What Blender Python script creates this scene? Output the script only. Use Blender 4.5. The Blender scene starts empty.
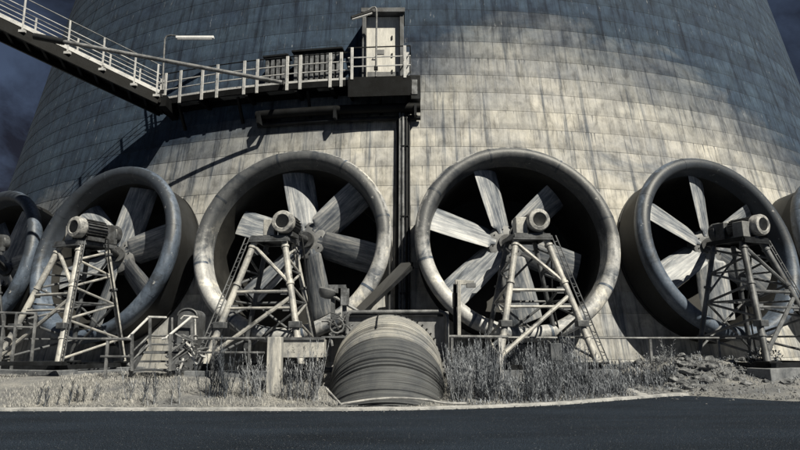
import bpy, math, random
from mathutils import Vector, Matrix, Quaternion, noise
random.seed(7)
R = math.radians
scene = bpy.context.scene
col = scene.collection
# ------------------------------------------------------------------ layout
CAMH = 1.5; FPX = 637.8; PIT = R(10.46); ROLL = R(-.23)
D = 56.987; AX = 1.463; R0 = 33.847; LAM = math.tan(R(11.076)); ZF = 5.16; TAU = R(12.2)
def ray(px, py):
    u, w = px-400, py-225
    c, s = math.cos(-ROLL), math.sin(-ROLL)
    u, w = u*c-w*s, u*s+w*c
    x, v = u/FPX, -w/FPX
    return Vector((x, math.cos(PIT)-v*math.sin(PIT), math.sin(PIT)+v*math.cos(PIT)))
def at(px, py, Y):
    r = ray(px, py); return Vector((0, 0, CAMH)) + r*(Y/r.y)
def RW(z): return R0 - z*LAM                       # wall radius
def wy(x, z, off=0):                               # wall depth at lateral x
    r = RW(z)+off
    return D - math.sqrt(max(r*r-(x-AX)**2, 0))
def wpt(az, z, off=0):
    r = RW(z)+off
    return Vector((AX+r*math.sin(az), D-r*math.cos(az), z))
EDGE = [(-400,15.6),(-40,15.4),(-6.84,15.03),(-1.14,14.82),(1.5,15.15),(3.86,16.0),(5.2,16.85),(6.38,17.6),(7.4,18.3),(8.13,18.62),(8.8,17.9),(9.76,16.75),(12,16.5),(400,16.5)]
def interp(T, x):
    for (a, b), (c, d) in zip(T, T[1:]):
        if x <= c: return b + (d-b)*(x-a)/(c-a)
    return T[-1][1]
def sst(t):
    t = min(max(t, 0), 1); return t*t*(3-2*t)
def gz(x, y):
    s = y - interp(EDGE, x)
    if s < .25: return -.03
    h = .56*sst((s-.25)/4.6)
    n = noise.fractal(Vector((x*.9, y*.9, 0)), 1, 2, 4)
    h += .05*n*min(1, s)
    m = math.exp(-(((x-9.3)/2.4)**2 + ((y-21.6)/1.4)**2))
    h += m*(.42+.35*noise.fractal(Vector((x*1.7, y*1.7, 3)), 1, 2, 4))
    dd = math.exp(-(((x-7.6)/.9)**2 + ((y-19.6)/1.3)**2))
    h -= .25*dd*h
    return h
# ------------------------------------------------------------------ helpers
def tag(o, label=None, cat=None, group=None, kind=None):
    if label: o['label'] = label
    if cat: o['category'] = cat
    if group: o['group'] = group
    if kind: o['kind'] = kind
    return o
def empty(name, loc, rz=0, label=None, cat=None, group=None):
    o = bpy.data.objects.new(name, None); col.objects.link(o)
    o.location = loc; o.rotation_euler = (0, 0, rz); o.empty_display_size = .2
    return tag(o, label, cat, group)
def link(name, me, parent=None, loc=(0,0,0)):
    o = bpy.data.objects.new(name, me); col.objects.link(o); o.location = loc
    if parent: o.parent = parent
    return o
class MB:
    def __init__(s, origin=(0,0,0)): s.v = []; s.f = []; s.uv = {}; s.o = Vector(origin)
    def add(s, vs, fs):
        b = len(s.v); s.v += [Vector(p)-s.o for p in vs]; s.f += [tuple(i+b for i in f) for f in fs]; return b
    def box(s, c, size, rot=None):
        c = Vector(c); x, y, z = [k/2 for k in size]; m = rot or Matrix.Identity(3)
        vs = [c + m @ Vector((i*x, j*y, k*z)) for i in (-1,1) for j in (-1,1) for k in (-1,1)]
        s.add(vs, [(0,1,3,2),(4,6,7,5),(0,4,5,1),(2,3,7,6),(0,2,6,4),(1,5,7,3)]); return s
    def bar(s, p, q, w, h, up=(0,0,1)):
        p, q = Vector(p), Vector(q); d = (q-p); L = d.length; d.normalize()
        u = Vector(up); sd = d.cross(u)
        if sd.length < 1e-4: sd = d.cross(Vector((0,1,0)))
        sd.normalize(); u = sd.cross(d).normalized()
        m = Matrix((d, sd, u)).transposed()
        return s.box((p+q)/2, (L, w, h), m)
    def tube(s, pts, r, n=10, cap=True, r2=None):
        pts = [Vector(p) for p in pts]; N = len(pts); rings = []
        t0 = (pts[1]-pts[0]).normalized()
        a = Vector((0,0,1)) if abs(t0.z) < .9 else Vector((0,1,0))
        a = (a - t0*a.dot(t0)).normalized()
        vs = []
        for i, p in enumerate(pts):
            t = ((pts[min(i+1,N-1)]-p).normalized() + (p-pts[max(i-1,0)]).normalized())
            t.normalize()
            a = (a - t*a.dot(t)).normalized(); b = t.cross(a)
            rr = r if r2 is None else r + (r2-r)*i/(N-1)
            vs += [p + (a*math.cos(2*math.pi*k/n) + b*math.sin(2*math.pi*k/n))*rr for k in range(n)]
        fs = [(i*n+k, i*n+(k+1)%n, (i+1)*n+(k+1)%n, (i+1)*n+k) for i in range(N-1) for k in range(n)]
        if cap: fs += [tuple(range(n-1,-1,-1)), tuple((N-1)*n+k for k in range(n))]
        s.add(vs, fs); return s
    def lathe(s, prof, c, ax, n=64, cap0=False, cap1=False, a0=0, a1=2*math.pi):
        c = Vector(c); ax = Vector(ax).normalized()
        e = Vector((0,0,1)) if abs(ax.z) < .9 else Vector((1,0,0))
        e = (e-ax*e.dot(ax)).normalized(); g = ax.cross(e); m = len(prof)
        vs = []
        for k in range(n):
            t = a0 + (a1-a0)*k/n
            for r, d in prof: vs.append(c + ax*d + (e*math.cos(t)+g*math.sin(t))*r)
        fs = [(k*m+i, k*m+i+1, ((k+1)%n)*m+i+1, ((k+1)%n)*m+i) for k in range(n) for i in range(m-1)]
        if cap0: fs.append(tuple(k*m for k in range(n)))
        if cap1: fs.append(tuple(k*m+m-1 for k in range(n-1,-1,-1)))
        s.add(vs, fs); return s
    def mesh(s, name, mat, smooth=True, bevel=0):
        me = bpy.data.meshes.new(name); me.from_pydata([tuple(p) for p in s.v], [], s.f); me.validate()
        if mat: me.materials.append(mat)
        if smooth:
            import bmesh
            bm = bmesh.new(); bm.from_mesh(me)
            bmesh.ops.recalc_face_normals(bm, faces=bm.faces)
            for f in bm.faces: f.smooth = True
            for e in bm.edges:
                if len(e.link_faces) == 2 and e.calc_face_angle(0) > R(38): e.smooth = False
            bm.to_mesh(me); bm.free()
        return me
    def build(s, name, mat, parent=None, smooth=True, bevel=0):
        o = link(name, s.mesh(name, mat, smooth), parent)
        if bevel:
            b = o.modifiers.new('bevel', 'BEVEL'); b.width = bevel; b.segments = 2; b.limit_method = 'ANGLE'
        return o
# ------------------------------------------------------------------ materials
def newmat(name):
    m = bpy.data.materials.new(name); m.use_nodes = True; nt = m.node_tree; nt.nodes.clear()
    out = nt.nodes.new('ShaderNodeOutputMaterial'); b = nt.nodes.new('ShaderNodeBsdfPrincipled')
    nt.links.new(b.outputs[0], out.inputs[0]); return m, nt, b
def N(nt, t, **k):
    n = nt.nodes.new('ShaderNode'+t)
    for a, v in k.items(): setattr(n, a, v)
    return n
def ramp(nt, src, stops):
    r = N(nt, 'ValToRGB'); e = r.color_ramp.elements
    while len(e) < len(stops): e.new(.5)
    for el, (p, c) in zip(e, stops):
        el.position = p
        if not isinstance(c, tuple): c = (c, c, c)
        el.color = (*c, 1)
    nt.links.new(src, r.inputs[0]); return r.outputs[0]
def mix(nt, fac, a, b, mode='MIX'):
    m = N(nt, 'Mix', data_type='RGBA', blend_type=mode)
    for sock, v in ((m.inputs[0], fac), (m.inputs[6], a), (m.inputs[7], b)):
        if hasattr(v, 'links') or hasattr(v, 'is_linked'): nt.links.new(v, sock)
        elif isinstance(v, tuple): sock.default_value = (*v, 1)
        else: sock.default_value = v
    return m.outputs[2]
def tex(nt, coord='Object', scale=(1,1,1), s=1, detail=6, rough=.6, dist=0, rot=(0,0,0)):
    tc = N(nt, 'TexCoord'); mp = N(nt, 'Mapping'); mp.inputs['Scale'].default_value = scale; mp.inputs['Rotation'].default_value = rot
    nt.links.new(tc.outputs[coord], mp.inputs[0])
    n = N(nt, 'TexNoise'); n.inputs['Scale'].default_value = s; n.inputs['Detail'].default_value = detail
    n.inputs['Roughness'].default_value = rough; n.inputs['Distortion'].default_value = dist
    nt.links.new(mp.outputs[0], n.inputs['Vector']); return n.outputs['Fac']
def bump(nt, b, h, strength=.3, dist=.02):
    n = N(nt, 'Bump'); n.inputs['Strength'].default_value = strength; n.inputs['Distance'].default_value = dist
    nt.links.new(h, n.inputs['Height']); nt.links.new(n.outputs[0], b.inputs['Normal'])
def weathered(name, light, dark, rust=None, s=2.0, lo=.42, hi=.62, scale=(1,1,1), rough=.6, metal=0, bs=.25, coord='Object', fine=9):
    m, nt, b = newmat(name)
    n1 = tex(nt, coord, scale, s, 8, .65)
    c = ramp(nt, n1, [(lo, dark), (hi, light)])
    n2 = tex(nt, coord, scale, s*fine, 4, .7)
    c = mix(nt, .5, c, ramp(nt, n2, [(.3, .55), (.7, 1.25)]), 'MULTIPLY')
    if rust:
        n3 = tex(nt, coord, (1,1,1), s*1.7, 5, .7)
        c = mix(nt, ramp(nt, n3, [(.58, 0.), (.68, 1.)]), c, rust)
    nt.links.new(c, b.inputs['Base Color'])
    b.inputs['Roughness'].default_value = rough; b.inputs['Metallic'].default_value = metal
    bump(nt, b, n2, bs, .015); return m
W = lambda v, t=0: (v*(1+(.05 if t > .45 else .075)*(t-.45)), v, v*(1-.13*(t-.45)))      # warm(+)/cool(-) greys
M = {}
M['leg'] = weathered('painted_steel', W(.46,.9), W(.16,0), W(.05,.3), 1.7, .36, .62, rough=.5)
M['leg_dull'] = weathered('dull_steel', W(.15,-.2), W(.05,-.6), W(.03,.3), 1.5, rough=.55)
M['dark'] = weathered('dark_steel', W(.022,-.8), W(.01,-.5), None, 2, rough=.5)
M['beam'] = weathered('bridge_steel', W(.009,-.8), W(.004,-.5), None, 1.5, rough=.6)
for k_ in ('dark','beam'): M[k_].node_tree.nodes['Principled BSDF'].inputs['Specular IOR Level'].default_value = .15
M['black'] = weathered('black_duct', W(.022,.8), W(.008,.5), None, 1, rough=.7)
M['rail'] = weathered('pale_rail', W(.5,.4), W(.28,0), W(.09,.3), 2.5, .3, .55, rough=.5)
M['railthin'] = weathered('grey_rail', W(.22,.1), W(.07,-.3), None, 2.5, rough=.5)
M['motor'] = weathered('motor_paint', W(.42,.6), W(.13,.0), W(.06,.3), 5, .38, .6, rough=.45)
M['motor_dark'] = weathered('motor_body', W(.09,-.3), W(.035,0), None, 4, rough=.45)
M['box'] = weathered('pale_box', W(.45,.8), W(.22,.3), W(.1,.3), 3, .34, .6, rough=.5)
M['conc'] = weathered('plinth_concrete', W(.2,-.2), W(.08,-.8), None, 1.5, rough=.85, bs=.5)
M['conc_pale'] = weathered('pillar_concrete', W(.52,.9), W(.2,0), W(.12,0), 1.6, scale=(3,3,.5), rough=.85, bs=.5)
M['barrel'] = weathered('barrel_steel', W(.016,-.8), W(.006,-.3), None, .8, scale=(1,1,.5), rough=.6)
M['plate'] = weathered('plate_steel', W(.2,.2), W(.1,-.2), None, 1.2, rough=.55)
M['wall_block'] = weathered('block_concrete', W(.24,.2), W(.12,-.2), None, .9, scale=(1.5,1,.5), rough=.85, bs=.4)
M['door'] = weathered('door_paint', W(.62,.9), W(.42,.6), None, 1.5, .3, .6, scale=(2,1,.4), rough=.55)
M['door_frame'] = weathered('door_frame_steel', W(.11,-.5), W(.05,-.2), None, 2, rough=.6)
M['slat'] = weathered('slat_steel', W(.22,-.2), W(.07,-.2), None, 4, rough=.5)
M['white'] = weathered('lamp_white', W(.75,.3), W(.6,.2), None, 3, .3, .6, rough=.4)
M['rock'] = weathered('rubble', W(.22,.0), W(.06,-.5), None, 3, rough=.9, bs=.8)
M['cable'] = weathered('pale_hose', W(.4,.5), W(.18,.2), None, 3, rough=.6)
# tower shell -----------------------------------------------------
def mat_shell():
    m, nt, b = newmat('tower_concrete'); L = nt.links.new
    uv = N(nt, 'UVMap'); uv.uv_map = 'uv'
    br = N(nt, 'TexBrick'); br.offset = .37; br.offset_frequency = 2; br.squash = 1.6; br.squash_frequency = 3
    for k, v in (('Scale', 1), ('Mortar Size', .016), ('Mortar Smooth', .7), ('Bias', 0), ('Brick Width', 1.0), ('Row Height', .85)): br.inputs[k].default_value = v
    br.inputs['Color1'].default_value = (.74,.76,.8,1); br.inputs['Color2'].default_value = (1.14,1.12,1.08,1); br.inputs['Mortar'].default_value = (.9,.9,.9,1)
    # slight wander of joints
    wn = tex(nt, 'UV', (1,1,1), .8, 3, .6); 
    ad = N(nt, 'VectorMath', operation='ADD'); cb = N(nt, 'CombineXYZ')
    mm = N(nt, 'MapRange'); mm.inputs[3].default_value = -.05; mm.inputs[4].default_value = .05
    L(wn, mm.inputs[0]); L(mm.outputs[0], cb.inputs[0]); L(uv.outputs[0], ad.inputs[0]); L(cb.outputs[0], ad.inputs[1])
    L(ad.outputs[0], br.inputs['Vector'])
    big = tex(nt, 'UV', (.6,.8,1), .5, 9, .66, .4)
    c = ramp(nt, big, [(.3, W(.16,-.6)), (.43, W(.32,.5)), (.64, W(.43,1.0))])
    c = mix(nt, .75, c, br.outputs['Color'], 'MULTIPLY')
    # mottled lime and dirt blotches
    bl = tex(nt, 'UV', (1.4,.8,1), 1.6, 9, .7, .4)
    c = mix(nt, .9, c, ramp(nt, bl, [(.32, .5), (.48, .95), (.64, 1.25)]), 'MULTIPLY')
    # rain streaks, running down
    st = tex(nt, 'UV', (3.4,.16,1), 1, 5, .65)
    c = mix(nt, .85, c, ramp(nt, st, [(.35, W(.32,-1.4)), (.47, (1,1,1)), (.7, (1.12,1.11,1.08))]), 'MULTIPLY')
    st2 = tex(nt, 'UV', (9,.5,1), 1, 4, .7)
    c = mix(nt, .6, c, ramp(nt, st2, [(.3, .5), (.48, 1.)]), 'MULTIPLY')
    st3 = tex(nt, 'UV', (14,.7,1), 1, 5, .75)
    c = mix(nt, .7, c, ramp(nt, st3, [(.28, .45), (.44, 1.), (.7, 1.1)]), 'MULTIPLY')
    # shade painted into the colour of the upper lifts, uneven lift by lift
    sx = N(nt, 'SeparateXYZ'); L(uv.outputs[0], sx.inputs[0])
    dv = N(nt, 'Math', operation='DIVIDE'); L(sx.outputs[1], dv.inputs[0]); dv.inputs[1].default_value = .85
    fl = N(nt, 'Math', operation='FLOOR'); L(dv.outputs[0], fl.inputs[0])
    av = N(nt, 'Math', operation='MULTIPLY_ADD'); L(fl.outputs[0], av.inputs[0]); av.inputs[1].default_value = .85*.6
    m2 = N(nt, 'Math', operation='MULTIPLY'); L(sx.outputs[1], m2.inputs[0]); m2.inputs[1].default_value = .4
    L(m2.outputs[0], av.inputs[2])
    wn2 = N(nt, 'TexWhiteNoise', noise_dimensions='1D'); L(fl.outputs[0], wn2.inputs['W'])
    rr_ = N(nt, 'MapRange'); rr_.inputs[3].default_value = .88; rr_.inputs[4].default_value = 1.1; L(wn2.outputs['Value'], rr_.inputs[0])
    c = mix(nt, .8, c, rr_.outputs[0], 'MULTIPLY')
    # grime gathering along the lower edge of each lift
    fr_ = N(nt, 'Math', operation='FRACT'); L(dv.outputs[0], fr_.inputs[0])
    fn_ = N(nt, 'Math', operation='MULTIPLY_ADD'); L(st3, fn_.inputs[0]); fn_.inputs[1].default_value = -.45; L(fr_.outputs[0], fn_.inputs[2])
    c = mix(nt, .3, c, ramp(nt, fn_.outputs[0], [(.0, .5), (.12, 1.)]), 'MULTIPLY')
    cx_ = N(nt, 'CombineXYZ'); m7 = N(nt, 'Math', operation='MULTIPLY'); L(sx.outputs[0], m7.inputs[0]); m7.inputs[1].default_value = 6.5
    m8 = N(nt, 'Math', operation='MULTIPLY'); L(fl.outputs[0], m8.inputs[0]); m8.inputs[1].default_value = 7.31
    L(m7.outputs[0], cx_.inputs[0]); L(m8.outputs[0], cx_.inputs[1])
    dn = N(nt, 'TexNoise'); dn.inputs['Scale'].default_value = 1; dn.inputs['Detail'].default_value = 2; L(cx_.outputs[0], dn.inputs['Vector'])
    ln_ = N(nt, 'MapRange'); ln_.inputs[1].default_value = .6; ln_.inputs[2].default_value = .8; ln_.inputs[3].default_value = -.05; ln_.inputs[4].default_value = 1.5; L(dn.outputs['Fac'], ln_.inputs[0])
    ds = N(nt, 'Math', operation='ADD'); L(ln_.outputs[0], ds.inputs[0]); L(fr_.outputs[0], ds.inputs[1])
    dk_ = N(nt, 'MapRange'); dk_.inputs[1].default_value = 1.; dk_.inputs[2].default_value = 1.25; dk_.inputs[4].default_value = .8; L(ds.outputs[0], dk_.inputs[0])
    dm_ = N(nt, 'Math', operation='MULTIPLY'); L(dk_.outputs[0], dm_.inputs[0]); L(ramp(nt, tex(nt, 'UV', (.35,.5,1), .8, 4, .6), [(.42, .1), (.58, .95)]), dm_.inputs[1])
    c = mix(nt, dm_.outputs[0], c, W(.07,-1.))
    pn = tex(nt, 'UV', (.3,.4,1), .6, 8, .68, .5)
    pm = N(nt, 'MapRange'); pm.inputs[3].default_value = -2.8; pm.inputs[4].default_value = 2.8; L(pn, pm.inputs[0])
    sm = N(nt, 'Math', operation='ADD'); L(av.outputs[0], sm.inputs[0]); L(pm.outputs[0], sm.inputs[1])
    rg = N(nt, 'MapRange'); rg.inputs[1].default_value = 11.2; rg.inputs[2].default_value = 15.8
    # the painted shade reaches lower on the flanks than above the middle fans
    fa_ = N(nt, 'Math', operation='ABSOLUTE'); fo_ = N(nt, 'Math', operation='ADD'); fo_.inputs[1].default_value = -5.; L(sx.outputs[0], fo_.inputs[0]); L(fo_.outputs[0], fa_.inputs[0])
    fm_ = N(nt, 'MapRange'); fm_.inputs[1].default_value = 2; fm_.inputs[2].default_value = 20; fm_.inputs[4].default_value = 7; L(fa_.outputs[0], fm_.inputs[0])
    sm2 = N(nt, 'Math', operation='ADD'); L(sm.outputs[0], sm2.inputs[0]); L(fm_.outputs[0], sm2.inputs[1]); L(sm2.outputs[0], rg.inputs[0])
    c = mix(nt, rg.outputs[0], c, mix(nt, 1., c, W(.13,-4.8), 'MULTIPLY'))
    # pale lime runs
    dr = tex(nt, 'UV', (5,.9,1), 1.1, 5, .75)
    dm = ramp(nt, dr, [(.63, 0.), (.71, .5)])
    c = mix(nt, dm, c, W(.42,.0))
    # open joints
    jn = tex(nt, 'UV', (1,1,1), .6, 4, .7)
    jm = N(nt, 'Math', operation='MULTIPLY'); L(br.outputs['Fac'], jm.inputs[0]); L(ramp(nt, jn, [(.44, .06), (.68, .6)]), jm.inputs[1])
    c = mix(nt, jm.outputs[0], c, W(.04,0))
    L(c, b.inputs['Base Color']); b.inputs['Roughness'].default_value = .9; b.inputs['Specular IOR Level'].default_value = .25
    inv = N(nt, 'Math', operation='SUBTRACT'); inv.inputs[0].default_value = 1; L(br.outputs['Fac'], inv.inputs[1])
    a2 = N(nt, 'Math', operation='MULTIPLY_ADD'); L(bl, a2.inputs[0]); a2.inputs[1].default_value = 1.2; L(inv.outputs[0], a2.inputs[2])
    bump(nt, b, a2.outputs[0], .5, .03); return m
M['shell'] = mat_shell()
def mat_bell(name, cream, mid, dark):
    m, nt, b = newmat(name); L = nt.links.new
    n1 = tex(nt, 'Object', (1,1,1), .75, 10, .66, .5)
    c = ramp(nt, n1, [(.36, dark), (.46, mid), (.54, mid), (.6, cream)])
    n2 = tex(nt, 'Object', (1,1,1), 14, 6, .75)
    c = mix(nt, .6, c, ramp(nt, n2, [(.3, .5), (.55, 1.1)]), 'MULTIPLY')
    n3 = tex(nt, 'Object', (6,6,.6), 1, 5, .7)
    c = mix(nt, .6, c, ramp(nt, n3, [(.36, .45), (.52, 1.05)]), 'MULTIPLY')
    # dark mottled cap on the inner face of the upper arc, with a scalloped lower edge
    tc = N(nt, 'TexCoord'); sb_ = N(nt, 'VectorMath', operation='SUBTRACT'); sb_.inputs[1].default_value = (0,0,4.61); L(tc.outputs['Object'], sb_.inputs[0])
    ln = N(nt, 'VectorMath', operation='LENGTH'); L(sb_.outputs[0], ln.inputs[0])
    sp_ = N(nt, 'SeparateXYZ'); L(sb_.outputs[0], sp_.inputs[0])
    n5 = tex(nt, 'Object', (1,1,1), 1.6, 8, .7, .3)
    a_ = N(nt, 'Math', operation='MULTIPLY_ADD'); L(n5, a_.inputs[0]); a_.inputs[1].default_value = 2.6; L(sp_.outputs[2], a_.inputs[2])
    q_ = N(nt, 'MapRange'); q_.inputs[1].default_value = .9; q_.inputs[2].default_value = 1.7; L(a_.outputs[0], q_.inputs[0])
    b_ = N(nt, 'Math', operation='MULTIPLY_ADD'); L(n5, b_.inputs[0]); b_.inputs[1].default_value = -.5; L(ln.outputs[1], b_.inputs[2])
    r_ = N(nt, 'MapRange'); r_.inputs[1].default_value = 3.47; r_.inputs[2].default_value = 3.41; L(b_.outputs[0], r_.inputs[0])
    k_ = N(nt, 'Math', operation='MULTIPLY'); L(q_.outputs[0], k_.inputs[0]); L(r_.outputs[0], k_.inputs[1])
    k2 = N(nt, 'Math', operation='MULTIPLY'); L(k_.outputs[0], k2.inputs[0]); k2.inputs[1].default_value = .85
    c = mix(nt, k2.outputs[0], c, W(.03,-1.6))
    n6 = tex(nt, 'Object', (1,1,1), 4.5, 11, .78)
    c = mix(nt, ramp(nt, n6, [(.62, 0.), (.66, .75)]), c, W(.5,.6))
    c = mix(nt, ramp(nt, n6, [(.33, .8), (.37, 0.)]), c, W(.04,-.6))
    L(c, b.inputs['Base Color']); b.inputs['Roughness'].default_value = .5
    bump(nt, b, n2, .35, .02); return m
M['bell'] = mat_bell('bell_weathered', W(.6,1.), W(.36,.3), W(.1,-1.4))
M['bell_shaded'] = mat_bell('bell_shaded', W(.15,-2.2), W(.1,-2.6), W(.04,-2))  # darker blue copy of the bell; outer fans' shade is put into its colour
def mat_blade():
    m, nt, b = newmat('blade_aluminium')
    n1 = tex(nt, 'Object', (4.2,4.2,.55), 1, 10, .7, 1.1)
    c = ramp(nt, n1, [(.32, W(.05,-1.6)), (.44, W(.15,-1.2)), (.55, W(.28,-.2)), (.7, W(.5,.5))])
    n2 = tex(nt, 'Object', (1.2,1.2,.8), 1.4, 8, .7)
    c = mix(nt, .85, c, ramp(nt, n2, [(.34, W(.4,-.6)), (.56, (1.08,1.06,1.02))]), 'MULTIPLY')
    nt.links.new(c, b.inputs['Base Color']); b.inputs['Roughness'].default_value = .5
    bump(nt, b, n1, .4, .02); return m
M['blade'] = mat_blade()
def mat_ribs():
    m, nt, b = newmat('ribbed_pipe_skin')
    tcs = 'UV'
    n1 = tex(nt, tcs, (.1,16,1), 1, 7, .75)
    c = ramp(nt, n1, [(.36, W(.1,-.3)), (.48, W(.3,.4)), (.66, W(.5,1.1))])
    n2 = tex(nt, tcs, (.16,75,1), 1, 4, .8)
    c = mix(nt, .9, c, ramp(nt, n2, [(.42, .12), (.54, 1.12)]), 'MULTIPLY')
    n3 = tex(nt, tcs, (.9,.7,1), 1.2, 7, .65, .4)
    c = mix(nt, .8, c, ramp(nt, n3, [(.34, W(.42,-.8)), (.58, (1.08,1.06,1))]), 'MULTIPLY')
    # darker, bluer tone on the lower part, ending at one of the seams
    uvn = N(nt, 'UVMap'); uvn.uv_map = 'uv'; sx = N(nt, 'SeparateXYZ'); nt.links.new(uvn.outputs[0], sx.inputs[0])
    n4 = tex(nt, tcs, (.5,2,1), 1, 4, .6); ad = N(nt, 'Math', operation='MULTIPLY_ADD'); nt.links.new(n4, ad.inputs[0]); ad.inputs[1].default_value = .25; nt.links.new(sx.outputs[1], ad.inputs[2])
    mr = N(nt, 'MapRange'); mr.inputs[1].default_value = 2.17; mr.inputs[2].default_value = 2.24; mr.inputs[4].default_value = .85; nt.links.new(ad.outputs[0], mr.inputs[0])
    c = mix(nt, mr.outputs[0], c, mix(nt, 1., c, W(.14,-2.), 'MULTIPLY'))
    nt.links.new(c, b.inputs['Base Color']); b.inputs['Roughness'].default_value = .7
    bump(nt, b, n2, .6, .02); return m
M['ribs'] = mat_ribs()
def mat_ground():
    m, nt, b = newmat('dry_ground')
    n1 = tex(nt, 'Object', (1,1,1), .5, 9, .68)
    c = ramp(nt, n1, [(.32, W(.09,-.8)), (.5, W(.2,.2)), (.7, W(.36,.9))])
    n2 = tex(nt, 'Object', (1,1,1), 22, 6, .8)
    c = mix(nt, .9, c, ramp(nt, n2, [(.3, .4), (.66, 1.3)]), 'MULTIPLY')
    nt.links.new(c, b.inputs['Base Color']); b.inputs['Roughness'].default_value = .95
    bump(nt, b, n2, .9, .05); return m
M['ground'] = mat_ground()
def mat_road():
    m, nt, b = newmat('asphalt')
    n2 = tex(nt, 'Object', (1,.6,1), 75, 2, .6)
    n1 = tex(nt, 'Object', (.5,1.6,1), .5, 7, .6)
    c = ramp(nt, n1, [(.3, W(.008,-3)), (.7, W(.016,-3.4))])
    c = mix(nt, 1, c, ramp(nt, n2, [(.38, .3), (.52, 1.1), (.64, 5.)]), 'MULTIPLY')
    n3 = tex(nt, 'Object', (1,1,1), 25, 2, .5)
    c = mix(nt, ramp(nt, n3, [(.66, 0.), (.72, .6)]), c, W(.25,.2))
    nt.links.new(c, b.inputs['Base Color']); b.inputs['Roughness'].default_value = .95; b.inputs['Specular IOR Level'].default_value = .06
    bump(nt, b, n2, .5, .02); return m
M['road'] = mat_road()
M['kerb'] = weathered('kerb_concrete', W(.38,.4), W(.17,0), None, 2.5, .34, .58, rough=.9, bs=.6)
def mat_leaf(name, a, bb):
    m, nt, b = newmat(name)
    n1 = tex(nt, 'Object', (1,1,1), 2.6, 5, .8); n2 = tex(nt, 'Object', (1,1,1), 9, 2, .7)
    c = ramp(nt, n1, [(.35, a), (.65, bb)])
    c = mix(nt, .8, c, ramp(nt, n2, [(.3, .7), (.7, 1.25)]), 'MULTIPLY')
    nt.links.new(c, b.inputs['Base Color']); b.inputs['Roughness'].default_value = .8; b.inputs['Specular IOR Level'].default_value = .2
    return m
M['weed'] = mat_leaf('weed_leaf', W(.05,-1.4), W(.33,-.5))
M['weed_dark'] = mat_leaf('weed_dark', W(.04,-1.2), W(.11,-1.2))
M['straw'] = mat_leaf('straw', W(.26,.4), W(.5,.9))
M['stalk'] = mat_leaf('weed_stalk', W(.12,-.8), W(.34,-.1))
# ------------------------------------------------------------------ world, sun, camera
SAZ, SEL = R(38), R(48)
w = bpy.data.worlds.new('World'); scene.world = w; w.use_nodes = True; nt = w.node_tree
bg = nt.nodes['Background']; sky = nt.nodes.new('ShaderNodeTexSky'); sky.sky_type = 'NISHITA'; sky.sun_disc = False
sky.sun_elevation = SEL; sky.sun_rotation = math.pi - SAZ
sky.air_density = .55; sky.dust_density = .3; sky.ozone_density = 1.2; sky.altitude = 1500
cl = tex(nt, 'Generated', (2.2,2.2,4), 1.6, 7, .6, .4)
hs_ = N(nt, 'HueSaturation'); hs_.inputs['Saturation'].default_value = .75; nt.links.new(sky.outputs[0], hs_.inputs['Color'])
skc = mix(nt, 1., hs_.outputs[0], ramp(nt, cl, [(.38, (.12,.1,.1)), (.62, (.6,.64,.68))]), 'MULTIPLY')
nt.links.new(skc, bg.inputs[0]); bg.inputs[1].default_value = .05
sd = bpy.data.lights.new('sun', 'SUN'); sd.energy = 5; sd.angle = R(.5); sd.color = (1, .935, .78)
so = bpy.data.objects.new('sun', sd); col.objects.link(so)
dirv = Vector((-math.sin(SAZ)*math.cos(SEL), math.cos(SAZ)*math.cos(SEL), -math.sin(SEL)))
so.rotation_euler = dirv.to_track_quat('-Z', 'Y').to_euler(); so.location = (20,-30,40)
cd = bpy.data.cameras.new('camera'); cd.sensor_width = 36; cd.lens = FPX/800*36; cd.clip_end = 3000; cd.clip_start = .1
co = bpy.data.objects.new('camera', cd); col.objects.link(co)
co.matrix_world = Matrix.Translation((0,0,CAMH)) @ Matrix.Rotation(math.pi/2+PIT, 4, 'X') @ Matrix.Rotation(ROLL, 4, 'Z')
scene.camera = co
vs = scene.view_settings; vs.view_transform = 'Standard'; vs.look = 'None'; vs.exposure = .58; vs.gamma = 1; vs.use_curve_mapping = False
# ------------------------------------------------------------------ ground, road, kerb
def axis(a, b, step, far):
    L = []; x = a
    while x <= b: L.append(x); x += step
    d = step
    while L[-1] < far: d *= 1.5; L.append(L[-1]+d)
    d = step
    while L[0] > -far: d *= 1.5; L.insert(0, L[0]-d)
    return L
xs, ys = axis(-19, 19, .16, 1500), axis(13, 26, .13, 1500)
g = MB(); nx = len(xs)
g.add([(x, y, gz(x, y)) for y in ys for x in xs], [(j*nx+i, j*nx+i+1, (j+1)*nx+i+1, (j+1)*nx+i) for j in range(len(ys)-1) for i in range(nx-1)])
o = g.build('ground', M['ground']); tag(o, 'dry bare ground rising from the road to the fans', kind='structure')
rd = MB(); rx = [-400,-60]+[-20+.4*i for i in range(101)]+[60,400]; vs_ = []
for x in rx: vs_ += [(x, -200, 0), (x, 6, 0), (x, interp(EDGE, x)+.02, 0)]
rd.add(vs_, [(3*i+k, 3*i+3+k, 3*i+4+k, 3*i+1+k) for i in range(len(rx)-1) for k in (0,1)])
tag(rd.build('road', M['road'], smooth=False), 'dark asphalt road along the verge', kind='structure')
def catmull(P, n=6):
    out = []
    for i in range(len(P)-1):
        p0, p1, p2, p3 = P[max(i-1,0)], P[i], P[i+1], P[min(i+2,len(P)-1)]
        for k in range(n):
            t = k/n
            out.append(.5*((2*p1)+(p2-p0)*t+(2*p0-5*p1+4*p2-p3)*t*t+(3*p1-p0-3*p2+p3)*t**3))
    return out+[P[-1]]
kp = [Vector((x, y, 0)) for x, y in ((-60,15.55),(-30,15.3),(-15,15.17),(-6.84,15.03),(-1.14,14.82),(1.5,15.15),(3.86,16.0),(5.2,16.85),(6.38,17.6),(7.4,18.3),(8.2,18.66))]
kp2 = catmull([Vector((x, y, 0)) for x, y in ((6.62,17.95),(6.95,18.4),(7.0,19.0),(6.8,19.8),(6.3,20.9))], 10)
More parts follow.
